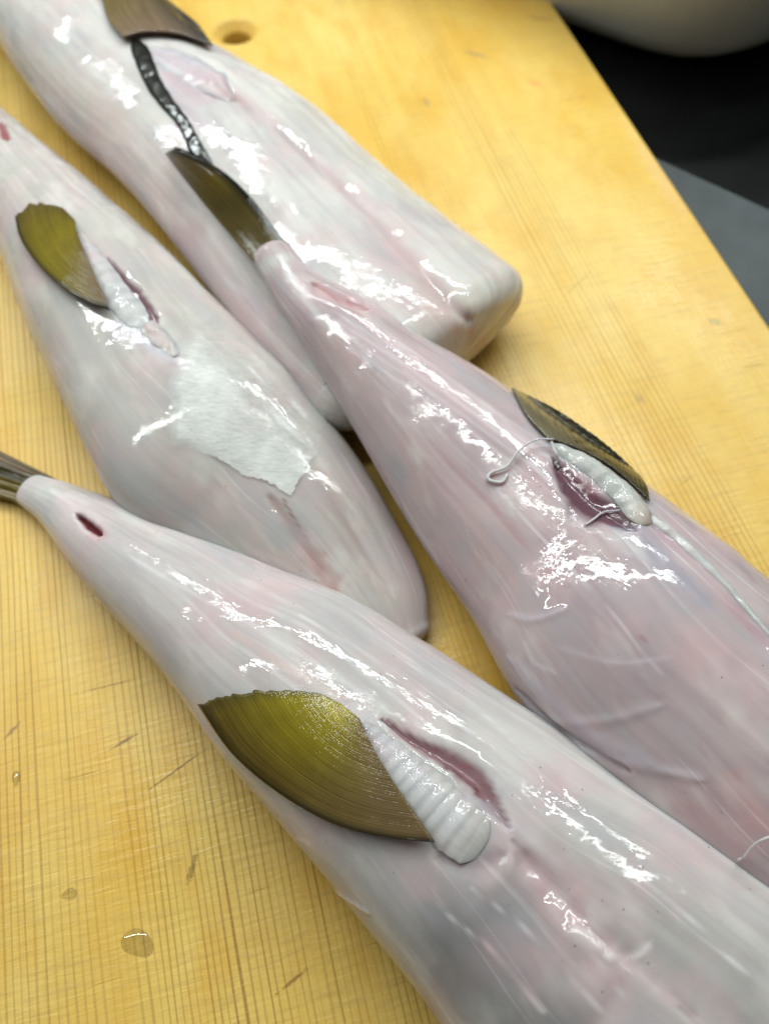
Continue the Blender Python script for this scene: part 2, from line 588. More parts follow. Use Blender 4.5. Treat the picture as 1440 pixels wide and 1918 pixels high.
def build_basin():
    m = NT("white_glazed_plastic")
    obj = m.n("ShaderNodeTexCoord").outputs["Object"]
    n1 = m.noise(obj, 14, 3, 0.6)
    col = m.mix(m.mr(n1, 0.4, 0.7), (0.74, 0.72, 0.62), (0.66, 0.67, 0.60))
    m.set(Base_Color=col, Roughness=0.22, Coat_Weight=0.3, Coat_Roughness=0.08)
    # near corner of the foot, seen between the picture's top edge and the counter
    c = at(1325, 150, CZ + 0.004)
    ea, eb = at(1090, 48, CZ + 0.012), at(1560, 20, CZ + 0.012)
    ua, ub = unit((ea - c) * [1, 1, 0]), unit((eb - c) * [1, 1, 0])
    la, lb = 0.30, 0.24
    base = np.array([c[0], c[1], CZ])

    def prof(flare, r):
        # rounded parallelogram ring, corners rounded with radius r, pushed out by flare
        cs = [(0, 0), (la, 0), (la, lb), (0, lb)]
        pts = []
        for k, (p, q) in enumerate(cs):
            prev, nxt = cs[k - 1], cs[(k + 1) % 4]
            din = unit(np.array(prev, float) - np.array((p, q), float))
            dout = unit(np.array(nxt, float) - np.array((p, q), float))
            for t in np.linspace(0, 1, 14):
                a, b = np.array((p, q)) + din * r, np.array((p, q)) + dout * r
                cpt = np.array((p, q), float)
                w = (1 - t) ** 2 * a + 2 * t * (1 - t) * cpt + t * t * b
                pts.append(w)
        pts = np.array(pts)
        mid = np.array([la / 2, lb / 2])
        pts = mid + (pts - mid) * (1 + flare / 0.13)
        return base + pts[:, :1] * ua + pts[:, 1:] * ub
    rings = []
    for z, fl, r in ((0.0, -0.030, 0.05), (0.001, -0.020, 0.055), (0.004, -0.010, 0.06), (0.010, -0.002, 0.065), (0.020, 0.004, 0.07), (0.05, 0.012, 0.075),
                     (0.11, 0.024, 0.08), (0.112, 0.032, 0.08), (0.116, 0.033, 0.08), (0.117, 0.026, 0.08), (0.112, 0.021, 0.08),
                     (0.05, 0.009, 0.075), (0.02, 0.001, 0.07), (0.010, -0.006, 0.065), (0.006, -0.02, 0.05)):
        P = prof(fl, r)
        P[:, 2] = CZ + 0.0006 + z
        rings.append(P)
    R = np.array(rings)
    n, k = R.shape[:2]
    o = mesh_obj("basin", R.reshape(-1, 3), ring_faces(n, k), m.m)
    tag(o, "white rounded basin standing on the black counter beyond the board", "basin")


build_basin()


# ------------------------------------------------------------------ the fish
class Fish:
    def __init__(self, stations, base_col, nt=240, ns=400, cap0=0.6, cap1=0.8, seed=0, cut=False):
        S = np.array(stations, float)
        L, R = S[:, 0:2], S[:, 2:4]
        lift, ku, kl = S[:, 4], S[:, 5], S[:, 6]
        M = (L + R) / 2
        T = np.gradient(M, axis=0)
        T = unit(T)
        Pp = np.stack([-T[:, 1], T[:, 0]], -1)
        Wd = np.abs(((R - L) * Pp).sum(1))
        n = len(S)
        mid = M.copy()
        a = np.array([0.5 * Wd[i] * 0.00025 for i in range(n)])
        th = np.linspace(0, 2 * math.pi, 64, endpoint=False)
        for it in range(14):
            C = np.array([at(mid[i, 0], mid[i, 1], lift[i] + kl[i] * a[i]) for i in range(n)])
            TT = unit(np.gradient(C, axis=0))
            for i in range(n):
                N = unit(np.cross(TT[i], [0, 0, 1]))
                U = np.cross(N, TT[i])
                q = C[i] + np.outer(a[i] * np.cos(th), N) + np.outer(a[i] * np.where(np.sin(th) > 0, ku[i], kl[i]) * np.sin(th), U)
                e = (proj(q) - M[i]) @ Pp[i]
                mid[i] -= Pp[i] * (e.max() + e.min()) / 2 * 0.8
                a[i] *= (Wd[i] / (e.max() - e.min())) ** 0.8
        C = np.array([at(mid[i, 0], mid[i, 1], lift[i] + kl[i] * a[i]) for i in range(n)])
        ds = np.linalg.norm(np.diff(C, axis=0), axis=1)
        cum = np.concatenate([[0], np.cumsum(ds)])
        q = np.interp(np.linspace(0, cum[-1], ns), cum, np.arange(n))
        Cd, ad = dense(None, C, q), dense(None, a, q)
        kud, kld = dense(None, ku, q), dense(None, kl, q)
        # rounded closing at both ends
        K = 14
        T0, T1 = unit(Cd[0] - Cd[1]), unit(Cd[-1] - Cd[-2])
        fr = np.linspace(0, 1, K + 1)[1:] * math.pi / 2
        fr[-1] = math.pi / 2 * 0.985
        pre = [(Cd[0] + T0 * ad[0] * cap0 * math.sin(f), ad[0] * math.cos(f) ** 0.75, kud[0], kld[0]) for f in fr][::-1]
        post = [(Cd[-1] + T1 * ad[-1] * cap1 * math.sin(f), ad[-1] * math.cos(f) ** 0.65, kud[-1], kld[-1]) for f in fr]
        if cut:       # a knife cut: small rounded rim, then a slightly hollow face
            post = [(Cd[-1] + T1 * 0.017 * math.sin(f), ad[-1] - 0.021 * (1 - math.cos(f)), kud[-1], kld[-1]) for f in np.linspace(0.08, math.pi / 2 * 0.86, 14)]
            a1 = post[-1][1]
            post += [(Cd[-1] + T1 * (0.0166 + 0.005 * math.sin(g * math.pi / 2)), a1 * (1 - 0.98 * g), kud[-1], kld[-1]) for g in np.linspace(0.04, 1, 16)]
        self.ncut = 20 if cut else 0
        Cd = np.vstack([[p[0] for p in pre], Cd, [p[0] for p in post]])
        ad = np.concatenate([[p[1] for p in pre], ad, [p[1] for p in post]])
        kud = np.concatenate([[p[2] for p in pre], kud, [p[2] for p in post]])
        kld = np.concatenate([[p[3] for p in pre], kld, [p[3] for p in post]])
        TT = unit(np.gradient(Cd, axis=0))
        if cut:
            TT[-33:] = T1
        N = unit(np.cross(TT, [0, 0, 1]))
        U = np.cross(N, TT)
        th = np.linspace(0, 2 * math.pi, nt, endpoint=False) - math.pi / 2
        c, s = np.cos(th), np.sin(th)
        low = -np.abs(s) ** (0.95 if cut else 0.75)
        prof_s = np.where(s > 0, s, low)
        V = (Cd[:, None, :] + ad[:, None, None] * c[None, :, None] * N[:, None, :]
             + ad[:, None, None] * (np.where(s > 0, kud[:, None], kld[:, None]) * prof_s)[:, :, None] * U[:, None, :])
        self.ns, self.nt = V.shape[:2]
        self.V = V.reshape(-1, 3)
        sl = np.concatenate([[0], np.cumsum(np.linalg.norm(np.diff(Cd, axis=0), axis=1))])
        lay = np.zeros((self.ns, self.nt, 3))
        lay[..., 0] = sl[:, None]
        lay[..., 1] = (th + math.pi / 2)[None, :] * np.mean(ad)
        self.lay = lay.reshape(-1, 3)
        self.F = ring_faces(self.ns, self.nt)
        self.seed = seed
        up = np.clip(self.normals()[:, 2] + 0.3, 0, 1)[:, None]
        nz = fbm(self.V, 24, seed, 2)[:, None] * 0.0011 + fbm(self.V, 110, seed + 5, 2)[:, None] * 0.00013
        self.V += self.normals() * nz * up
        self.col = np.tile(np.array(base_col, float), (len(self.V), 1))
        t = fbm(self.V, 16, seed + 9, 3)[:, None]
        self.col *= 1 + 0.06 * t
        if cut:
            e = np.zeros((self.ns, self.nt))
            e[-18:] = 1.0
            e[-24:-18] = 0.7
            e[-29:-24] = 0.35
            e = e.reshape(-1, 1)
            face = np.array([0.80, 0.76, 0.66]) * (1 + 0.15 * fbm(self.V, 120, 77, 3)[:, None])
            self.col = self.col * (1 - e) + face * e
        self.base = np.array([Cd[self.ns // 2][0], Cd[self.ns // 2][1], 0.0])
        self.C, self.a, self.sl = Cd, ad, sl
        self.refresh()

    def normals(self):
        G = self.V.reshape(self.ns, self.nt, 3)
        du = np.roll(G, -1, 1) - np.roll(G, 1, 1)
        dv = np.gradient(G, axis=0)
        return unit(np.cross(dv, du)).reshape(-1, 3) * self.sign if hasattr(self, "sign") else self._nrm0(du, dv)

    def _nrm0(self, du, dv):
        n = unit(np.cross(dv, du))
        i = self.ns // 2
        top = n[i, self.nt // 2]
        self.sign = 1.0 if top[2] > 0 else -1.0
        return n.reshape(-1, 3) * self.sign

    def refresh(self):
        self.N = self.normals()
        self.bvh = BVHTree.FromPolygons([tuple(v) for v in self.V], self.F)

    def hit(self, px, py):
        d = Vector(ray(px, py))
        o = Vector(CP)
        p, n, i, dist = self.bvh.ray_cast(o, d)
        if p is not None:
            vi = self.F[i][0]
            return np.array(p), self.N[vi]
        best = None
        lo, hi = 0.18, 0.72
        for rnd in range(3):                        # beside the outline: the point of the line of sight nearest the body
            ts = np.linspace(lo, hi, 10)
            for t in ts:
                x = o + d * t
                q, n, i, dd = self.bvh.find_nearest(x)
                if best is None or dd < best[0]:
                    best = (dd, np.array(x), self.N[self.F[i][0]], t)
            st = ts[1] - ts[0]
            lo, hi = best[3] - st, best[3] + st
        return best[1], best[2]

    def path(self, pts, n=24):
        P = spline(pts, n)
        H = [self.hit(x, y) for x, y in P]
        return np.array([h[0] for h in H]), unit(np.array([h[1] for h in H]))

    def paint(self, pts, r, color, s=1.0, depth=0.0, rag=0.35, soft=1.0, taper=True, key=0, hard=False):
        """tint (and press in by depth) the flesh along a line over its surface; r in photo pixels."""
        P, _ = self.path(pts, max(8, len(pts) * 6))
        sc = mm_per_px(P.mean(0))
        rmax = (max(r) if hasattr(r, "__len__") else r) * sc * 2.6
        box = np.where(np.all((self.V > P.min(0) - rmax) & (self.V < P.max(0) + rmax), axis=1))[0]
        if len(box) == 0:
            return
        V = self.V[box]
        d, t = poly_dist(V, P)
        rr = np.interp(t, np.linspace(0, 1, len(r)), r) * sc if hasattr(r, "__len__") else np.full(len(t), r * sc)
        if taper:
            rr = rr * np.clip(np.minimum(t, 1 - t) * 8 + 0.35, 0, 1)
        x = d / np.maximum(rr, 1e-6)
        x = x * (1 + rag * fbm(V, 0.5 / max(float(rr.mean()), 4e-4), self.seed + 31 + key, 2))
        w = np.exp(-(x ** 2) * 1.2) * s
        wc = np.clip((1.25 - x) / 0.55, 0, 1) * s if hard else w
        self.col[box] = self.col[box] * (1 - wc[:, None]) + np.array(color)[None] * wc[:, None]
        if depth:
            self.V[box] = V - self.N[box] * (depth * w / max(s, 1e-3))[:, None]

    def make(self, root, mat):
        self.V[:, 2] = np.maximum(self.V[:, 2], 0.0006)
        o = mesh_obj("body", self.V, self.F, mat, root, cols=np.clip(self.col, 0.0, 1), vecs=self.lay)
        return o


def coons(B, D, R0, R1, nu, nv):
    """pixel patch: B(u) base, D(u) far edge, R0(v) at u=0, R1(v) at u=1."""
    b, d, r0, r1 = spline(B, nu), spline(D, nu), spline(R0, nv), spline(R1, nv)
    u = np.linspace(0, 1, nu)[:, None, None]
    v = np.linspace(0, 1, nv)[None, :, None]
    P = (1 - v) * b[:, None] + v * d[:, None] + (1 - u) * r0[None] + u * r1[None]
    P -= (1 - u) * (1 - v) * b[0] + u * (1 - v) * b[-1] + (1 - u) * v * d[0] + u * v * d[-1]
    return P


def sheet(P, N, thick):
    """closed thin sheet from a grid of points (nu,nv,3)."""
    nu, nv = P.shape[:2]
    top = P.reshape(-1, 3)
    bot = (P - N * thick).reshape(-1, 3)
    V = np.vstack([top, bot])
    k = nu * nv
    F = []
    for i in range(nu - 1):
        for j in range(nv - 1):
            a, b, c, d = i * nv + j, (i + 1) * nv + j, (i + 1) * nv + j + 1, i * nv + j + 1
            F.append((a, b, c, d))
            F.append((k + d, k + c, k + b, k + a))
    rim = [i * nv for i in range(nu)] + [(nu - 1) * nv + j for j in range(1, nv)] + \
          [i * nv + nv - 1 for i in range(nu - 2, -1, -1)] + [j for j in range(nv - 2, 0, -1)]
    for a, b in zip(rim, rim[1:] + rim[:1]):
        F.append((b, a, k + a, k + b))
    return V, F


def grid_normals(P):
    du = np.gradient(P, axis=0)
    dv = np.gradient(P, axis=1)
    n = unit(np.cross(du, dv))
    if (n.reshape(-1, 3).mean(0) @ (CP - P.reshape(-1, 3).mean(0))) < 0:
        n = -n
    return n


def lay_uv(nu, nv, twice=True):
    u, v = np.meshgrid(np.linspace(0, 1, nu), np.linspace(0, 1, nv), indexing='ij')
    l = np.stack([u, v, u * 0], -1).reshape(-1, 3)
    return np.vstack([l, l]) if twice else l


def smooth_grid(P, k=3):
    for _ in range(k):
        Q = P.copy()
        Q[1:-1] = (P[:-2] + 2 * P[1:-1] + P[2:]) / 4
        P = Q.copy()
        P[:, 1:-1] = (Q[:, :-2] + 2 * Q[:, 1:-1] + Q[:, 2:]) / 4
    return P


def fin(root, fish, B, D, R0, R1, color, nu=90, nv=60, rays=34, off=(0.004, 0.002), thick=0.0012, jag=0.05, seed=0, ridge=0.0003, zfun=None, name="fin", label=None, stripes=1.0):
    rng = np.random.RandomState(seed)
    px = coons(B, D, R0, R1, nu, nv)
    # ragged far edge: each ray ends at its own length
    j = rng.rand(nu)
    j = (j + np.roll(j, 1)) / 2
    u = np.linspace(0, 1, nu)
    stretch = 1 - jag * j * np.sin(np.pi * np.clip(u * 0.96 + 0.02, 0, 1)) ** 0.5
    base = px[:, :1]
    px = base + (px - base) * (1 - (1 - stretch[:, None, None]) * np.linspace(0, 1, nv)[None, :, None])
    v = np.linspace(0, 1, nv)
    if zfun is None:
        H = [[fish.hit(*px[a, b]) for b in range(0, nv)] for a in range(nu)]
        P = np.array([[h[0] for h in r] for r in H])
        N = unit(np.array([[h[1] for h in r] for r in H]))
        P, N = smooth_grid(P, 4), unit(smooth_grid(N, 10))
        o = off[0] * (1 - v) + off[1] * v
        P = P + N * o[None, :, None]
    else:
        P = np.array([[at(px[a, b, 0], px[a, b, 1], zfun(u[a], v[b])) for b in range(nv)] for a in range(nu)])
        N = grid_normals(P)
    rid = np.abs(np.sin(u * math.pi * rays)) ** 0.7
    P = P + N * (ridge * rid)[:, None, None]
    c = np.array([[color(u[a], v[b]) for b in range(nv)] for a in range(nu)]).reshape(-1, 3)
    nz = 1 + 0.18 * fbm(P.reshape(-1, 3), 160, seed, 3)[:, None]
    c = c * nz
    V, F = sheet(P, N, thick)
    o = mesh_obj(name, V, F, FIN, root, cols=np.vstack([c, c * 0.6]), vecs=lay_uv(nu, nv) * [stripes, 1, 1])
    if label:
        o["label"] = label
    return o


def mound(root, fish, pts, wid, hgt, name, mat, color, ribs=0, ribdepth=0.12, n=90, m=28, sink=0.3, lump=0.0004, seed=0, lean=0.0, colfun=None, raise_=0.0, label=None, blend=True):
    """a fleshy ridge lying on the body along a line: wid half width in photo px, hgt as a share of the half width."""
    P, N = fish.path(pts, n)
    for _ in range(6):
        N[1:-1] = unit(N[:-2] + N[1:-1] + N[2:])
        P[1:-1] = (P[:-2] + 2 * P[1:-1] + P[2:]) / 4
    T = unit(np.gradient(P, axis=0))
    S = unit(np.cross(T, N))
    sc = mm_per_px(P.mean(0))
    t = np.linspace(0, 1, n)
    w = np.interp(t, np.linspace(0, 1, len(wid)), wid) * sc
    ends = np.clip(np.minimum(t * 14, (1 - t) * 14), 0, 1) ** 0.5
    w = w * (0.25 + 0.75 * ends)
    th = np.linspace(0, 2 * math.pi, m, endpoint=False)
    rb = np.ones(n)
    if ribs:
        rb = 1 - ribdepth * (np.abs(np.cos((t ** 0.85 + 0.012 * vnoise(np.stack([t, t, t], -1), 9, seed)) * math.pi * ribs)) ** 3) * (0.7 + 0.5 * vnoise(np.stack([t, t, t], -1), 12, seed + 1))
    cs = np.where(np.cos(th) > 0, np.abs(np.cos(th)) ** 2.0 * 1.35, np.cos(th)) if blend else np.cos(th)
    hv = np.interp(t, np.linspace(0, 1, len(hgt)), hgt) if hasattr(hgt, "__len__") else np.full(n, hgt)
    G = (P[:, None] + (S * 1.0)[:, None] * (w * (0.5 + 0.5 * rb))[:, None, None] * np.sin(th)[None, :, None]
         + N[:, None] * ((w * hv * rb)[:, None] * cs[None, :] - sink * (w * hv)[:, None] + raise_)[..., None])
    V = G.reshape(-1, 3)
    nrm = unit((G - P[:, None]).reshape(-1, 3))
    V = V + nrm * (fbm(V, 220, seed, 3) * lump)[:, None]
    c = np.tile(np.array(color, float), (len(V), 1))
    if colfun is not None:
        tt, hh = np.repeat(t, m), np.tile(th, n)
        c = np.array([colfun(a, b) for a, b in zip(tt, hh)])
    if ribs:
        c = c * (0.76 + 0.24 * np.repeat((rb - rb.min()) / max(np.ptp(rb), 1e-6), m))[:, None]
    lay = np.stack([np.repeat(t * 0.1, m), np.tile(th * 0.01, n), np.zeros(n * m)], -1)
    o = mesh_obj(name, V, ring_faces(n, m), mat, root, cols=np.clip(c, 0, 1), vecs=lay)
    if label:
        o["label"] = label
    return o


def strand(root, P, rad, name, mat, color, m=8, label=None, seed=0):
    P = spline(P, 40)
    n = len(P)
    T = unit(np.gradient(P, axis=0))
    A = unit(np.cross(T, [0.3, 0.2, 0.93]))
    Bv = np.cross(T, A)
    t = np.linspace(0, 1, n)
    r = np.interp(t, np.linspace(0, 1, len(rad)), rad) * (1 + 0.25 * fbm(P, 400, seed, 2))
    th = np.linspace(0, 2 * math.pi, m, endpoint=False)
    V = (P[:, None] + r[:, None, None] * (np.cos(th)[None, :, None] * A[:, None] + np.sin(th)[None, :, None] * Bv[:, None])).reshape(-1, 3)
    lay = np.stack([np.repeat(t * 0.05, m), np.tile(th * 0.002, n), np.zeros(n * m)], -1)
    o = mesh_obj(name, V, ring_faces(n, m), mat, root, cols=np.tile(np.array(color, float), (n * m, 1)), vecs=lay)
    if label:
        o["label"] = label
    return o


def lerp3(a, b, t):
    t = min(max(t, 0.0), 1.0)
    return tuple(x * (1 - t) + y * t for x, y in zip(a, b))


GRP = None
# stations: left px, right px, lift above the board, upper and lower half height as a share of the half width
f_back = Fish([
    (-190, -150, 60, -260, 0.0, 0.85, 0.70),
    (-60, 0, 205, -110, 0.0, 0.82, 0.66),
    (30, 130, 310, 15, 0.0, 0.80, 0.62),
    (110, 235, 400, 97, 0.0, 0.72, 0.55),
    (200, 318, 500, 143, 0.0, 0.64, 0.50),
    (290, 410, 600, 207, 0.0, 0.58, 0.46),
    (395, 545, 740, 330, 0.0, 0.50, 0.40),
    (490, 672, 860, 425, 0.0, 0.46, 0.38),
    (555, 745, 935, 482, 0.0, 0.46, 0.38),
    (590, 785, 972, 510, 0.0, 0.46, 0.36),
], (0.63, 0.605, 0.575), cut=True, cap1=0.42, seed=1)
f_left = Fish([
    (-78, 222, -30, 165, 0.0, 0.80, 0.70),
    (-62, 300, 30, 222, 0.0, 0.82, 0.66),
    (-40, 385, 120, 303, 0.0, 0.80, 0.62),
    (2, 485, 230, 400, 0.0, 0.76, 0.58),
    (32, 580, 330, 497, 0.0, 0.72, 0.54),
    (72, 670, 420, 592, 0.0, 0.68, 0.50),
    (115, 772, 520, 690, 0.0, 0.62, 0.46),
    (168, 885, 612, 768, 0.0, 0.56, 0.42),
    (255, 958, 697, 858, 0.0, 0.50, 0.38),
    (365, 1022, 765, 955, 0.0, 0.46, 0.36),
    (490, 1090, 803, 1050, 0.0, 0.42, 0.34),
    (590, 1165, 812, 1110, 0.0, 0.42, 0.32),
    (670, 1230, 806, 1170, 0.0, 0.42, 0.32),
], (0.53, 0.50, 0.465), cap1=0.35, seed=2)
f_right = Fish([
    (478, 494, 548, 464, 0.050, 0.62, 0.55),
    (505, 545, 592, 512, 0.046, 0.72, 0.60),
    (550, 625, 690, 572, 0.038, 0.80, 0.62),
    (615, 735, 810, 652, 0.026, 0.80, 0.60),
    (690, 865, 950, 738, 0.013, 0.78, 0.58),
    (775, 1005, 1090, 836, 0.004, 0.76, 0.56),
    (880, 1155, 1230, 928, 0.0, 0.74, 0.54),
    (980, 1320, 1360, 1020, 0.0, 0.72, 0.52),
    (1080, 1450, 1480, 1120, 0.0, 0.70, 0.50),
    (1200, 1590, 1600, 1230, 0.0, 0.70, 0.50),
    (1330, 1720, 1720, 1350, 0.0, 0.70, 0.50),
], (0.50, 0.405, 0.415), seed=3)
f_front = Fish([
    (42, 948, 82, 890, 0.002, 0.62, 0.60),
    (88, 992, 152, 913, 0.0, 0.80, 0.68),
    (150, 1085, 280, 965, 0.0, 0.84, 0.66),
    (225, 1175, 420, 1030, 0.0, 0.82, 0.62),
    (300, 1270, 560, 1095, 0.0, 0.78, 0.58),
    (372, 1378, 700, 1156, 0.0, 0.74, 0.56),
    (460, 1482, 830, 1235, 0.0, 0.72, 0.54),
    (555, 1595, 960, 1323, 0.0, 0.70, 0.52),
    (640, 1705, 1100, 1418, 0.0, 0.68, 0.50),
    (730, 1825, 1250, 1520, 0.0, 0.66, 0.48),
    (810, 1950, 1400, 1625, 0.0, 0.66, 0.48),
    (900, 2090, 1540, 1730, 0.0, 0.66, 0.48),
], (0.575, 0.54, 0.525), seed=4)

for nm, f in (("back", f_back), ("left", f_left), ("right", f_right), ("front", f_front)):
    print(nm, "len %.3f" % f.sl[-1], "max half width %.3f" % f.a.max(), "top %.3f" % f.V[:, 2].max())

# ---- tints and grooves of the flesh
PINK, RED, DARK, WHITE, GREY, PEACH = (0.66, 0.40, 0.40), (0.30, 0.07, 0.08), (0.12, 0.05, 0.07), (0.82, 0.80, 0.80), (0.42, 0.40, 0.44), (0.74, 0.55, 0.45)
f = f_back
f.paint([(150, 260), (240, 330), (330, 440)], 80, (0.74, 0.55, 0.52), 0.55)
f.paint([(330, 440), (440, 590), (560, 720)], 70, (0.55, 0.40, 0.42), 0.65)
f.paint([(420, 160), (520, 240), (620, 330), (720, 430), (800, 520), (880, 600)], 26, (0.52, 0.36, 0.37), 0.6, depth=0.0020, rag=0.5)
f.paint([(420, 190), (540, 300), (660, 420), (760, 540)], 45, (0.62, 0.60, 0.60), 0.45)
f.paint([(700, 400), (770, 480), (840, 570)], 10, (0.58, 0.38, 0.36), 0.5, rag=0.7)
f.paint([(290, 110), (340, 160), (400, 190)], 30, (0.62, 0.42, 0.48), 0.65)
f.paint([(480, 150), (640, 270), (800, 400), (930, 500)], 26, (0.62, 0.60, 0.52), 0.45)
f.paint([(880, 620), (925, 655), (940, 640)], 28, (0.72, 0.40, 0.30), 0.6)
f.paint([(940, 500), (930, 570), (890, 640)], 30, (0.68, 0.65, 0.56), 0.6)
for k, (pts, r, c, w) in enumerate((
        ([(300, 150), (350, 210), (420, 260)], 14, (0.62, 0.52, 0.58), 0.6),
        ([(310, 120), (380, 150), (430, 175)], 7, (0.55, 0.28, 0.32), 0.6),
        ([(420, 165), (450, 185), (470, 205)], 10, (0.55, 0.26, 0.24), 0.6),
        ([(560, 260), (680, 370), (780, 470)], 6, (0.74, 0.72, 0.70), 0.6),
        ([(660, 350), (760, 470), (850, 590)], 5, (0.74, 0.72, 0.70), 0.6),
        ([(60, 120), (140, 190), (230, 250)], 50, (0.70, 0.62, 0.54), 0.5),
        ([(420, 520), (470, 560), (500, 600)], 7, (0.70, 0.66, 0.72), 0.6),
        ([(690, 400), (780, 520), (880, 640)], 34, (0.60, 0.44, 0.42), 0.45))):
    f.paint(pts, r, c, w, rag=0.7, key=50 + k)
f = f_left
f.paint([(0, 225), (14, 262)], 8, RED, 0.9, hard=True, depth=0.003)
f.paint([(200, 480), (240, 535), (275, 575), (296, 605)], [5, 9, 13, 7], (0.17, 0.07, 0.10), 0.95, hard=True, depth=0.003, rag=0.5)
f.paint([(225, 600), (280, 640), (320, 670)], 26, (0.60, 0.52, 0.62), 0.6)
f.paint([(505, 930), (545, 985), (585, 1045), (630, 1110)], [10, 16, 18, 22], (0.50, 0.27, 0.23), 0.65, depth=0.0012, rag=0.8)
f.paint([(530, 935), (560, 985), (580, 1010)], 3, (0.20, 0.10, 0.08), 0.7, hard=True)
f.paint([(620, 830), (700, 930), (770, 1060)], 40, (0.50, 0.38, 0.38), 0.55)
f.paint([(130, 650), (200, 780), (280, 880)], 80, (0.60, 0.58, 0.56), 0.5)
f.paint([(650, 960), (690, 1030), (740, 1120)], 8, WHITE, 0.5)
for k, (pts, r, c, w) in enumerate((
        ([(330, 420), (420, 560), (470, 640)], 26, (0.55, 0.45, 0.38), 0.5),
        ([(60, 560), (120, 700), (190, 850)], 16, (0.46, 0.38, 0.33), 0.5),
        ([(240, 590), (300, 650), (360, 700)], 18, (0.52, 0.49, 0.55), 0.6),
        ([(400, 880), (460, 960), (520, 1040)], 5, (0.68, 0.64, 0.60), 0.6),
        ([(640, 850), (700, 960), (750, 1070)], 5, (0.66, 0.60, 0.58), 0.6),
        ([(600, 880), (660, 1000), (720, 1110)], 30, (0.46, 0.34, 0.32), 0.5),
        ([(780, 1060), (800, 1100), (800, 1150)], 14, (0.62, 0.42, 0.32), 0.6))):
    f.paint(pts, r, c, w, rag=0.7, key=60 + k)
f = f_right
f.paint([(1038, 858), (1072, 902), (1118, 945), (1190, 990)], [12, 30, 36, 16], (0.11, 0.04, 0.06), 0.95, hard=True, depth=0.003, rag=0.6)
f.paint([(1045, 870), (1090, 905), (1120, 930)], 12, (0.22, 0.05, 0.08), 0.7)
f.paint([(490, 500), (545, 478)], 26, (0.60, 0.60, 0.57), 0.8, rag=0.6)
f.paint([(530, 500), (570, 560), (620, 620)], 9, (0.72, 0.70, 0.70), 0.7, rag=0.7)
f.paint([(585, 530), (640, 560), (690, 578)], 12, (0.62, 0.30, 0.30), 0.7, depth=0.002)
f.paint([(640, 600), (780, 690), (920, 790), (1010, 850)], 30, (0.74, 0.60, 0.62), 0.55)
for k, off in enumerate((0, 16, 34, 55, -18)):
    f.paint([(620 + off * 0.2, 580 + off), (780, 682 + off), (930, 790 + off), (1060, 880 + off * 1.2), (1180, 960 + off * 1.5)], 3.2, (0.80, 0.74, 0.78), 0.55 - 0.05 * k, taper=True, rag=0.2, key=k)
f.paint([(1150, 985), (1200, 1015), (1250, 1060), (1330, 1140)], [30, 48, 40, 24], (0.40, 0.39, 0.46), 0.75)
f.paint([(860, 960), (930, 1080), (1010, 1200)], 90, (0.60, 0.47, 0.46), 0.5)
f.paint([(950, 1150), (1000, 1160), (1060, 1140)], 7, (0.60, 0.55, 0.63), 0.5, depth=-0.0004)
f.paint([(950, 1230), (1020, 1300), (1110, 1380), (1220, 1430)], 18, (0.52, 0.48, 0.56), 0.5, depth=-0.0006)
f.paint([(965, 1290), (1050, 1370), (1180, 1445)], 9, (0.42, 0.34, 0.40), 0.5, depth=0.0016)
f.paint([(1080, 1400), (1180, 1430), (1320, 1460)], 9, (0.62, 0.58, 0.63), 0.5, depth=-0.0006)
f.paint([(1000, 1350), (1130, 1350), (1240, 1320)], 10, (0.56, 0.49, 0.54), 0.4, depth=-0.0004)
f.paint([(870, 980), (890, 1030), (930, 1070)], 2.5, (0.80, 0.70, 0.62), 0.6)
f.paint([(1250, 1500), (1350, 1540), (1430, 1580)], 60, (0.62, 0.42, 0.42), 0.5)
f.paint([(1225, 985), (1300, 1050), (1380, 1140), (1440, 1220)], 16, (0.62, 0.38, 0.42), 0.6, depth=0.001)
for k, (pts, r, c, w) in enumerate((
        ([(600, 620), (700, 780), (800, 940)], 40, (0.62, 0.50, 0.47), 0.5),
        ([(760, 820), (860, 960), (960, 1090)], 44, (0.56, 0.42, 0.41), 0.5),
        ([(1010, 1010), (1110, 1150), (1230, 1300)], 60, (0.42, 0.34, 0.37), 0.5),
        ([(1250, 1150), (1340, 1280), (1430, 1400)], 50, (0.60, 0.48, 0.47), 0.5),
        ([(820, 840), (930, 960), (1000, 1040)], 5, (0.48, 0.28, 0.28), 0.4),
        ([(1040, 1210), (1150, 1240), (1260, 1230)], 5, (0.66, 0.58, 0.63), 0.5),
        ([(980, 1200), (1000, 1240), (1040, 1260)], 5, (0.68, 0.62, 0.68), 0.6),
        ([(1360, 1450), (1410, 1510), (1440, 1560)], 30, (0.60, 0.34, 0.33), 0.5),
        ([(1200, 1190), (1215, 1205)], 2.0, (0.35, 0.10, 0.10), 0.8))):
    f.paint(pts, r, c, w, rag=0.7, key=70 + k)
f = f_front
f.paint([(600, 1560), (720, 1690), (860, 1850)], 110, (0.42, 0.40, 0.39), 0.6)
f.paint([(840, 1760), (930, 1850), (1060, 2000)], 190, (0.21, 0.203, 0.197), 0.88)  # grey belly flesh, with the shade on this lower flank painted in
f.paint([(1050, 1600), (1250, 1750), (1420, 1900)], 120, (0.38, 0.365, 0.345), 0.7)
f.paint([(120, 960), (260, 1080), (420, 1230)], 90, (0.62, 0.57, 0.56), 0.7)
f.paint([(70, 930), (95, 905)], 24, (0.62, 0.62, 0.58), 0.8, rag=0.6)
f.paint([(95, 915), (125, 940), (150, 965)], 6, (0.78, 0.77, 0.76), 0.8, rag=0.6)
f.paint([(110, 930), (150, 960), (200, 1000)], 26, (0.74, 0.60, 0.62), 0.6)
f.paint([(142, 962), (165, 982), (190, 1003)], [4, 9, 5], (0.16, 0.015, 0.02), 0.98, hard=True, depth=0.004)
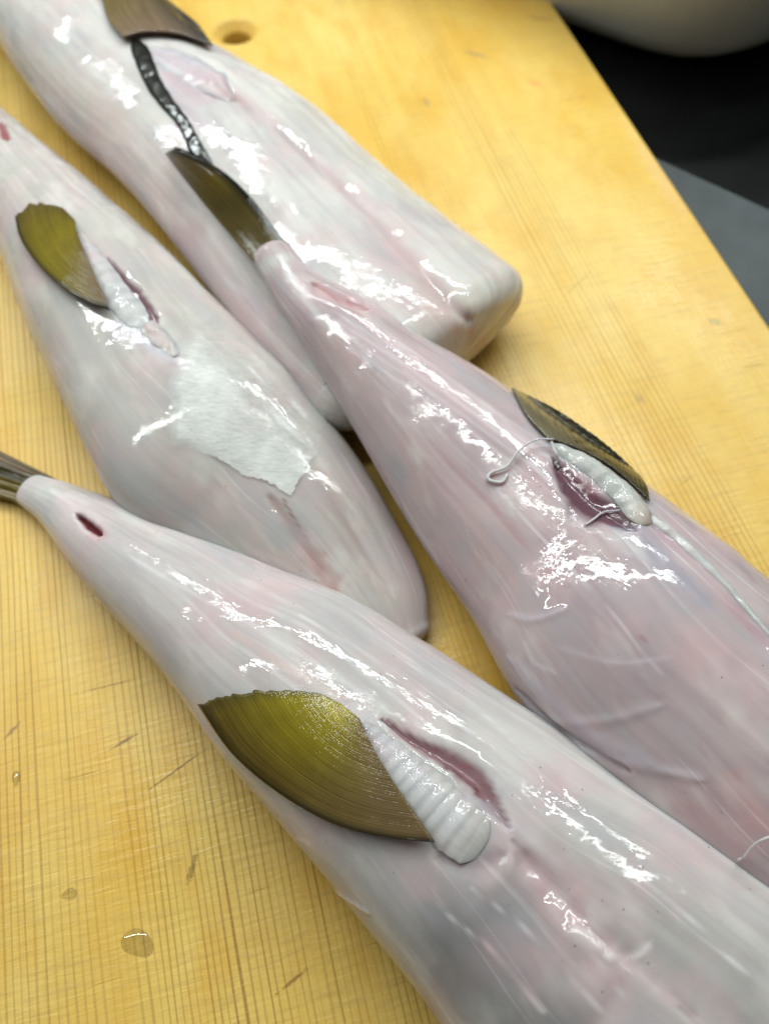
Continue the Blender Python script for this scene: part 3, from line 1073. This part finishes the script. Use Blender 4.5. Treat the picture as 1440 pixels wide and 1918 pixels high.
f.paint([(176, 990), (196, 1006)], 12, (0.55, 0.22, 0.22), 0.6, rag=0.8)
f.paint([(715, 1345), (770, 1385), (835, 1420), (895, 1462), (930, 1515), (960, 1560)], [6, 10, 15, 22, 15, 6], (0.24, 0.10, 0.115), 0.9, hard=True, depth=0.0022, rag=0.45)
f.paint([(760, 1382), (830, 1422), (890, 1470), (925, 1520)], [4, 7, 11, 6], (0.11, 0.025, 0.04), 0.9, hard=True, rag=1.0, key=9)
f.paint([(835, 1415), (880, 1440), (905, 1470)], 8, (0.35, 0.04, 0.08), 0.85, hard=True)
f.paint([(722, 1350), (730, 1356)], 6, (0.25, 0.02, 0.05), 0.9, hard=True)
f.paint([(820, 1605), (880, 1625), (945, 1600)], 20, (0.46, 0.34, 0.36), 0.7, depth=0.0010)
f.paint([(965, 1600), (1030, 1660), (1090, 1730)], [16, 34, 26], (0.50, 0.28, 0.30), 0.7, depth=0.001)
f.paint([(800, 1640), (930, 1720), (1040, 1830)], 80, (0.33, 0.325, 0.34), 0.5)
f.paint([(900, 1500), (1000, 1600), (1080, 1690)], 26, (0.50, 0.49, 0.53), 0.5)
f.paint([(1030, 1670), (1110, 1760), (1170, 1795), (1270, 1880)], [6, 12, 10, 8], WHITE, 0.6, depth=-0.0003, rag=0.8)
f.paint([(960, 1575), (1040, 1660), (1120, 1750), (1220, 1835), (1330, 1930)], [14, 20, 16, 12, 10], (0.46, 0.27, 0.27), 0.6, depth=0.0014, rag=0.6, key=3)
f.paint([(985, 1590), (1060, 1670), (1140, 1760), (1240, 1850), (1340, 1940)], [4, 7, 7, 6, 5], (0.76, 0.74, 0.74), 0.8, depth=-0.0006, rag=0.5, key=4)
for k, (x0, y0, x1, y1) in enumerate(((880, 1660, 1130, 1900), (820, 1700, 1020, 1900), (960, 1640, 1190, 1900), (1080, 1560, 1400, 1830), (760, 1240, 1010, 1440), (560, 1150, 900, 1390))):
    f.paint([(x0, y0), ((x0 + x1) / 2 + 12, (y0 + y1) / 2 - 10), (x1, y1)], 2.6, (0.74, 0.73, 0.76), 0.6, rag=0.4, key=20 + k)
f.paint([(1130, 1790), (1190, 1790), (1220, 1765)], 6, WHITE, 0.6, depth=-0.0002, rag=0.8)
f.paint([(430, 1180), (540, 1250), (640, 1310)], 10, (0.72, 0.56, 0.50), 0.5)
f.paint([(240, 1040), (360, 1110), (520, 1200), (700, 1310)], 5, WHITE, 0.5)
f.paint([(640, 1330), (690, 1370), (700, 1400)], 30, (0.82, 0.80, 0.82), 0.7)
f.paint([(450, 1450), (530, 1560), (640, 1690)], 50, (0.58, 0.50, 0.50), 0.5)
f.paint([(880, 1350), (960, 1420), (1010, 1480)], 40, (0.70, 0.67, 0.64), 0.4)
f.paint([(1050, 1420), (1200, 1520), (1380, 1660)], 30, (0.60, 0.52, 0.50), 0.5)
f.paint([(555, 1570), (580, 1580)], 9, WHITE, 0.8)
f.paint([(585, 1630), (630, 1670), (695, 1712)], 5, WHITE, 0.7, depth=-0.0006)
f_back.paint([(38, 160), (70, 200), (110, 240)], 8, WHITE, 0.8, depth=-0.001)
for f in (f_back, f_left, f_right, f_front):
    f.refresh()

OLIVE, GOLD, BROWN, BLACK, TAN = (0.14, 0.102, 0.006), (0.33, 0.265, 0.006), (0.14, 0.085, 0.03), (0.012, 0.011, 0.006), (0.18, 0.125, 0.055)


def fin_col_front(u, v):
    c = lerp3(TAN, OLIVE, v * 2.2 - 0.25)
    c = lerp3(c, GOLD, (1 - u) * 1.1 * min(1, v * 1.6) - 0.1)
    c = lerp3(c, BROWN, (u - 0.55) * 1.5 * (1 - v * 0.6))
    c = lerp3(c, BLACK, (u - 0.93) * 14)
    c = lerp3(c, (0.07, 0.055, 0.02), (v - 0.93) * 10)
    return c


def fin_col_left(u, v):
    c = lerp3(BROWN, OLIVE, v * 2.0 - 0.1)
    c = lerp3(c, GOLD, 0.35 * math.sin(math.pi * min(1, v * 1.1)))
    c = lerp3(c, BLACK, (u - 0.90) * 10)
    c = lerp3(c, (0.10, 0.07, 0.02), (v - 0.9) * 6)
    return c


# ---- fish lying at the front
LBL = dict(
    front="skinned fish at the front, its fanned olive fin spread beside a ribbed white muscle",
    left="skinned fish at the left with a scrap of wet tissue on its flank",
    right="pinkish skinned fish at the right, its folded tail fin resting on another fish",
    back="skinned fish at the back with a strip of black skin hanging from its fin")
r_front = thing("skinned_fish", LBL["front"], "fish", f_front.base)
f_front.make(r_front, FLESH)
fin(r_front, f_front, [(676, 1352), (705, 1410), (750, 1480), (818, 1577)], [(640, 1322), (590, 1299), (500, 1292), (430, 1297), (380, 1316)],
    [(676, 1352), (640, 1322)], [(818, 1577), (740, 1567), (655, 1545), (590, 1515), (510, 1462), (440, 1400), (380, 1316)],
    fin_col_front, nu=130, nv=70, rays=46, off=(0.0042, 0.0026), seed=3, jag=0.05, ridge=0.00015)
mound(r_front, f_front, [(680, 1355), (722, 1405), (770, 1462), (818, 1515), (870, 1562), (905, 1590)], [10, 30, 42, 50, 52, 44], [0.14, 0.24, 0.32, 0.34, 0.26, 0.05], "fin_muscle", CART, (0.66, 0.66, 0.68), ribs=13, ribdepth=0.08, n=170, sink=0.12, seed=2,
      colfun=lambda t, h: lerp3(lerp3((0.60, 0.59, 0.60), (0.57, 0.52, 0.50), abs(math.sin(h)) ** 3), (0.50, 0.46, 0.42), (t - 0.80) * 5))
fz = f_front.C[14][2]
fin(r_front, f_front, [(90, 905), (78, 925), (66, 952)], [(-160, 800), (-190, 850), (-200, 890)], [(90, 905), (50, 884), (0, 866), (-160, 800)], [(66, 952), (38, 945), (0, 930), (-200, 890)],
    lambda u, v: lerp3(lerp3(OLIVE, BLACK, 1 - abs(u - 0.30) * 6), BROWN, (u - 0.5) * 1.2), nu=60, nv=50, rays=4, jag=0.06, stripes=0.35, ridge=0.0006,
    zfun=lambda u, v: fz + 0.001 - 0.003 * v + 0.0015 * math.sin(u * 5), name="tail_fin", thick=0.0016)
fin(r_front, f_front, [(108, 898), (100, 904), (92, 910)], [(-150, 770), (-155, 785), (-160, 800)], [(108, 898), (40, 864), (-150, 770)], [(92, 910), (0, 874), (-160, 800)],
    lambda u, v: lerp3(BROWN, (0.10, 0.08, 0.05), abs(u - 0.4) * 2), nu=40, nv=40, rays=3, jag=0.05, stripes=0.3, ridge=0.0006,
    zfun=lambda u, v: fz + 0.002 + 0.003 * v, name="tail_fin", thick=0.0014)

# ---- fish lying at the left
r_left = thing("skinned_fish", LBL["left"], "fish", f_left.base)
f_left.make(r_left, FLESH)
fin(r_left, f_left, [(150, 448), (170, 495), (190, 540), (213, 592)], [(146, 425), (120, 398), (90, 389), (62, 388), (35, 412)],
    [(150, 448), (146, 425)], [(213, 592), (175, 578), (130, 550), (85, 508), (48, 455), (35, 412)],
    fin_col_left, nu=90, nv=56, rays=26, off=(0.0046, 0.0034), seed=8, jag=0.08, ridge=0.0005)
mound(r_left, f_left, [(158, 455), (185, 497), (215, 545), (250, 590), (268, 612)], [14, 20, 25, 28, 20], [0.25, 0.36, 0.38, 0.3, 0.12], "fin_muscle", CART, (0.58, 0.57, 0.57), ribs=9, ribdepth=0.05, seed=12, sink=0.15, lump=0.0007)
mound(r_left, f_left, [(268, 606), (300, 635), (330, 668)], [18, 24, 10], 0.2, "torn_flesh", FLESH, (0.60, 0.50, 0.48), lump=0.0014, seed=15, sink=0.5)
lz = f_left.C[14][2]
fin(r_left, f_left, [(-30, 168), (-50, 195), (-72, 218)], [(-200, 60), (-230, 90), (-260, 130)], [(-30, 168), (-90, 120), (-200, 60)], [(-72, 218), (-140, 180), (-260, 130)],
    lambda u, v: lerp3(OLIVE, BLACK, 1 - u * 3), nu=40, nv=40, rays=8, ridge=0.001, zfun=lambda u, v: lz + 0.003 - 0.003 * v, name="tail_fin", thick=0.0016)

# ---- fish lying at the right
r_right = thing("skinned_fish", LBL["right"], "fish", f_right.base)
f_right.make(r_right, FLESH)


def fin_col_right(u, v):
    c = lerp3((0.20, 0.17, 0.11), (0.075, 0.065, 0.030), u * 1.6)
    n = math.sin(u * 60 + v * 9) * math.sin(v * 34 + u * 20)
    return lerp3(c, BLACK, 0.75 if n > 0.15 and u > 0.3 else 0.1)


fin(r_right, f_right, [(1022, 826), (1085, 850), (1150, 888), (1212, 945)], [(955, 731), (1040, 774), (1128, 836), (1196, 898)],
    [(1022, 826), (985, 785), (955, 731)], [(1212, 945), (1208, 920), (1196, 898)],
    fin_col_right, nu=70, nv=36, rays=20, off=(0.002, 0.0015), seed=11, jag=0.03, thick=0.0006)
mound(r_right, f_right, [(1030, 832), (1080, 858), (1130, 893), (1180, 940), (1210, 985)], [12, 24, 29, 29, 20], [0.4, 0.5, 0.52, 0.48, 0.3], "fin_muscle", CART, (0.64, 0.64, 0.61), ribs=0, seed=22, sink=0.1, lump=0.0010,
      colfun=lambda t, h: lerp3((0.47, 0.48, 0.46), (0.40, 0.30, 0.22), (t - 0.8) * 4))
mound(r_right, f_right, [(1215, 965), (1260, 1000), (1300, 1035), (1360, 1095), (1450, 1200)], [10, 12, 8, 5, 4], 0.3, "tendon", CART, (0.60, 0.59, 0.57), seed=27, sink=0.1, lump=0.0009)


def lifted(fish, pts, h):
    P, N = fish.path(pts, len(pts) * 5)
    t = np.linspace(0, 1, len(P))
    return P + N * np.interp(t, np.linspace(0, 1, len(h)), h)[:, None]


strand(r_right, lifted(f_right, [(1030, 836), (1000, 836), (970, 852), (948, 878), (920, 888), (915, 900), (940, 905), (950, 890)], [0.004, 0.004, 0.002, 0.001, 0.001]), [0.0004, 0.0004, 0.0005, 0.0007, 0.0005], "loose_thread", CART, (0.60, 0.58, 0.60), seed=3)
strand(r_right, lifted(f_right, [(1028, 838), (1036, 855), (1040, 878)], [0.003, 0.002, 0.001]), [0.0007, 0.0006, 0.0004], "loose_thread", CART, (0.58, 0.54, 0.56), seed=4)
strand(r_right, lifted(f_right, [(1160, 958), (1130, 962), (1110, 975), (1095, 985)], [0.001, 0.001, 0.0008]), [0.0003, 0.0004, 0.0005], "loose_thread", CART, (0.58, 0.55, 0.60), seed=5)
strand(r_right, np.vstack([lifted(f_right, [(1382, 1608), (1392, 1598)], [0.001, 0.003]), at(1412, 1582, 0.07)[None], at(1445, 1566, 0.075)[None], at(1480, 1560, 0.07)[None]]), [0.0005, 0.0004, 0.0003], 'loose_thread', CART, (0.8, 0.78, 0.78), seed=6)
rz = f_right.C[10][2]


def tail_col(u, v):
    c = lerp3((0.085, 0.058, 0.012), (0.07, 0.052, 0.007), v)
    c = lerp3(c, (0.24, 0.145, 0.003), (v - 0.55) * 2.5 * (1 - abs(u - 0.45) * 1.4))
    c = lerp3(c, BLACK, (0.20 - u) * 9)
    c = lerp3(c, (0.05, 0.05, 0.045), (v - 0.92) * 12)
    return lerp3(c, (0.10, 0.08, 0.03), (u - 0.9) * 5)


fin(r_right, f_right, [(562, 500), (535, 508), (505, 522)], [(332, 281), (320, 280), (308, 287)], [(562, 500), (536, 455), (505, 415), (465, 365), (410, 315), (332, 281)],
    [(505, 522), (468, 482), (425, 432), (385, 385), (345, 335), (308, 287)], tail_col, nu=60, nv=70, rays=4, jag=0.03, stripes=0.45, ridge=0.0001,
    zfun=lambda u, v: rz + 0.001 + 0.009 * v + (0.005 - 0.015 * u) * min(1.0, v * 2) + 0.002 * math.sin(math.pi * u) * v, name="tail_fin", thick=0.0018)

# ---- fish lying at the back
r_back = thing("skinned_fish", LBL["back"], "fish", f_back.base)
f_back.make(r_back, FLESH)


def fin_col_back(u, v):
    c = lerp3((0.21, 0.14, 0.09), (0.13, 0.10, 0.03), v * 1.6)
    c = lerp3(c, OLIVE, (0.45 - u) * 3 * v)
    return lerp3(c, (0.075, 0.065, 0.055), (u - 0.45) * 2.2)


fin(r_back, f_back, [(236, 82), (275, 72), (335, 76), (398, 98)], [(120, -90), (170, -90), (220, -80), (262, -30)], [(236, 82), (205, 45), (185, -10), (120, -90)],
    [(398, 98), (368, 58), (320, 18), (262, -30)], fin_col_back, nu=60, nv=50, rays=16, off=(0.004, 0.003), seed=14, jag=0.05)
mound(r_back, f_back, [(275, 92), (330, 115), (385, 145), (435, 190)], [18, 34, 36, 16], 0.13, "fin_muscle", FLESH, (0.72, 0.66, 0.70), seed=32, sink=0.5, lump=0.0016,
      colfun=lambda t, h: lerp3((0.58, 0.50, 0.54), (0.50, 0.30, 0.30), (t - 0.5) * 1.6))
SKIN = simple_wet("black_skin", (0.010, 0.009, 0.005), 0.3, 130, 0.35)
mound(r_back, f_back, [(252, 74), (268, 105), (285, 150), (315, 195), (345, 232), (362, 268), (380, 300), (402, 322)], [16, 18, 16, 14, 12, 12, 14, 10], 0.35, "skin_strip", SKIN, (0.02, 0.02, 0.01), seed=41, sink=0.0, lump=0.0005, blend=False, label="strip of black skin")


# ------------------------------------------------------------------ scrap of wet tissue
def build_tissue():
    out = [(340, 590), (378, 580), (415, 575), (455, 622), (505, 672), (560, 722), (604, 768), (611, 800), (598, 845), (582, 868), (568, 888), (545, 932), (515, 912), (488, 900),
           (455, 892), (430, 872), (398, 856), (352, 842), (322, 842), (309, 790), (318, 752), (312, 716), (324, 690), (330, 655), (346, 630)]
    rng = np.random.RandomState(5)
    poly = []
    for (x0, y0), (x1, y1) in zip(out, out[1:] + out[:1]):
        k = 7
        for i in range(k):
            t = i / k
            poly.append((x0 + (x1 - x0) * t + rng.randn() * 1.0, y0 + (y1 - y0) * t + rng.randn() * 1.0))
    poly = np.array(poly)
    n = 110
    xs, ys = np.linspace(300, 616, n), np.linspace(570, 938, n)

    def inside(x, y):
        c = False
        a, b = poly, np.roll(poly, -1, 0)
        m = ((a[:, 1] > y) != (b[:, 1] > y)) & (x < (b[:, 0] - a[:, 0]) * (y - a[:, 1]) / (b[:, 1] - a[:, 1] + 1e-9) + a[:, 0])
        return m.sum() % 2 == 1
    keep = np.array([[inside(x, y) for y in ys] for x in xs])
    idx, V, C = {}, [], []
    F = []

    def vert(i, j):
        if (i, j) not in idx:
            x, y = xs[i], ys[j]
            # edge vertices move onto the torn outline
            p, nn = f_left.hit(x, y)
            # creases run along the fish
            s = (x * 0.66 - y * 0.75)
            al = (x * 0.75 + y * 0.66)
            h = 0.0007 + 0.0003 * max(0, math.sin(s * 0.060 + 0.4 * math.sin(al * 0.02))) ** 3 + 0.0001 * math.sin(al * 0.11 + s * 0.03)
            fold = math.exp(-(((x - 590) * 0.66 - (y - 848) * 0.75 + 3) / 6.0) ** 2) * max(0, min(1, (al - 880) / 150))
            h += 0.0022 * fold
            idx[(i, j)] = len(V)
            V.append(p + nn * max(h, 0.0005))
            wetness = 0.5 + 0.5 * math.tanh((s - (0.66 * 420 - 0.75 * 700)) / 26 + 0.6 * math.sin(al * 0.015))
            stripe = 0.0
            for (cx, cy, w) in ((530, 795, 11), (560, 770, 5), (480, 705, 4)):
                stripe = max(stripe, math.exp(-(((x - cx) * 0.74 - (y - cy) * 0.67) / w) ** 2) * math.exp(-(((x - cx) * 0.67 + (y - cy) * 0.74) / (60 if w > 8 else 26)) ** 4))
            dd = min(np.hypot(poly[:, 0] - x, poly[:, 1] - y))
            soft = max(0.0, min(1.0, (470 - x) / 60 + (700 - y) / 200))
            C.append((wetness * (1 - stripe), stripe, 1 - soft * max(0.0, 1 - dd / 26)))
        return idx[(i, j)]
    for i in range(n - 1):
        for j in range(n - 1):
            if keep[i, j] and keep[i + 1, j] and keep[i, j + 1] and keep[i + 1, j + 1]:
                F.append((vert(i, j), vert(i + 1, j), vert(i + 1, j + 1), vert(i, j + 1)))
            elif int(keep[i, j]) + int(keep[i + 1, j]) + int(keep[i, j + 1]) + int(keep[i + 1, j + 1]) == 3:
                q = [(a, b) for a, b in ((i, j), (i + 1, j), (i + 1, j + 1), (i, j + 1)) if keep[a, b]]
                F.append(tuple(vert(a, b) for a, b in q))
    m = NT("wet_tissue_paper")
    w = m.n("ShaderNodeSeparateXYZ")
    m.l(m.attr("lay"), w.inputs[0])
    obj = m.n("ShaderNodeTexCoord").outputs["Object"]
    fb = m.noise(m.mapv(obj, (260, 900, 500), rot=(0, 0, 0.75)), 1, 3, 0.6, 0.3)
    bl = m.noise(obj, 70, 4, 0.6)
    dry = m.math('SUBTRACT', 1.0, w.outputs[0])
    a = m.math('ADD', m.math('MULTIPLY', dry, 0.52), 0.08)
    a = m.math('ADD', a, m.math('MULTIPLY', m.math('SUBTRACT', fb, 0.5), 0.5))
    a = m.math('ADD', a, m.math('MULTIPLY', m.math('SUBTRACT', bl, 0.5), 0.7), clamp=True)
    a = m.math('MULTIPLY', a, m.math('MULTIPLY', w.outputs[2], 1.0))
    m.set(Base_Color=(0.86, 0.87, 0.84, 1), Roughness=0.6, Alpha=a, Normal=m.bump(fb, 0.5, 0.0005), Specular_IOR_Level=0.5, Coat_Weight=0.08, Coat_Roughness=0.3)
    o = mesh_obj("tissue_scrap", np.array(V), F, m.m, vecs=np.array(C))
    tag(o, "torn scrap of wet white tissue stuck to the flank of the left fish", "tissue")


build_tissue()


# ------------------------------------------------------------------ drops of water on the board
def build_drops():
    m = NT("clear_water")
    gl = m.n("ShaderNodeBsdfGlossy")
    gl.inputs["Roughness"].default_value = 0.03
    tr = m.n("ShaderNodeBsdfTransparent")
    tr.inputs["Color"].default_value = (0.975, 0.97, 0.95, 1)
    fr = m.n("ShaderNodeLayerWeight")
    fr.inputs["Blend"].default_value = 0.12
    mx = m.n("ShaderNodeMixShader")
    m.l(m.math('ADD', m.math('MULTIPLY', fr.outputs[1], 0.3), 0.045), mx.inputs[0])
    m.l(tr.outputs[0], mx.inputs[1])
    m.l(gl.outputs[0], mx.inputs[2])
    m.l(mx.outputs[0], m.t.nodes["Material Output"].inputs["Surface"])

    def drop(px, py, rx, ry, h, ang, label, seed):
        c = at(px, py)
        V, n, k = [], 9, 28
        for i in range(n):
            f = i / (n - 1)
            for j in range(k):
                t = 2 * math.pi * j / k
                r = (1 + 0.10 * math.sin(2 * t + seed) + 0.07 * math.sin(3 * t + seed * 2)) * (1 - 0.98 * f)
                x, y = rx * r * math.cos(t), ry * r * math.sin(t)
                V.append((c[0] + x * math.cos(ang) - y * math.sin(ang), c[1] + x * math.sin(ang) + y * math.cos(ang), 0.0002 + h * (1 - (1 - f) ** 2)))
        o = mesh_obj("water_drop", V, ring_faces(n, k), m.m)
        tag(o, label, "water drop", "drops of water on the board")
    drop(258, 1766, 0.0058, 0.0046, 0.0010, -0.5, "largest clear water drop on the wooden board at the lower left", 1)
    drop(131, 1674, 0.0026, 0.0022, 0.0012, 0.3, "small glinting water drop up and left of the largest drop", 2)
    drop(31, 1457, 0.0016, 0.0030, 0.0010, 0.1, "tiny water drop near the left edge of the picture", 3)


build_drops()
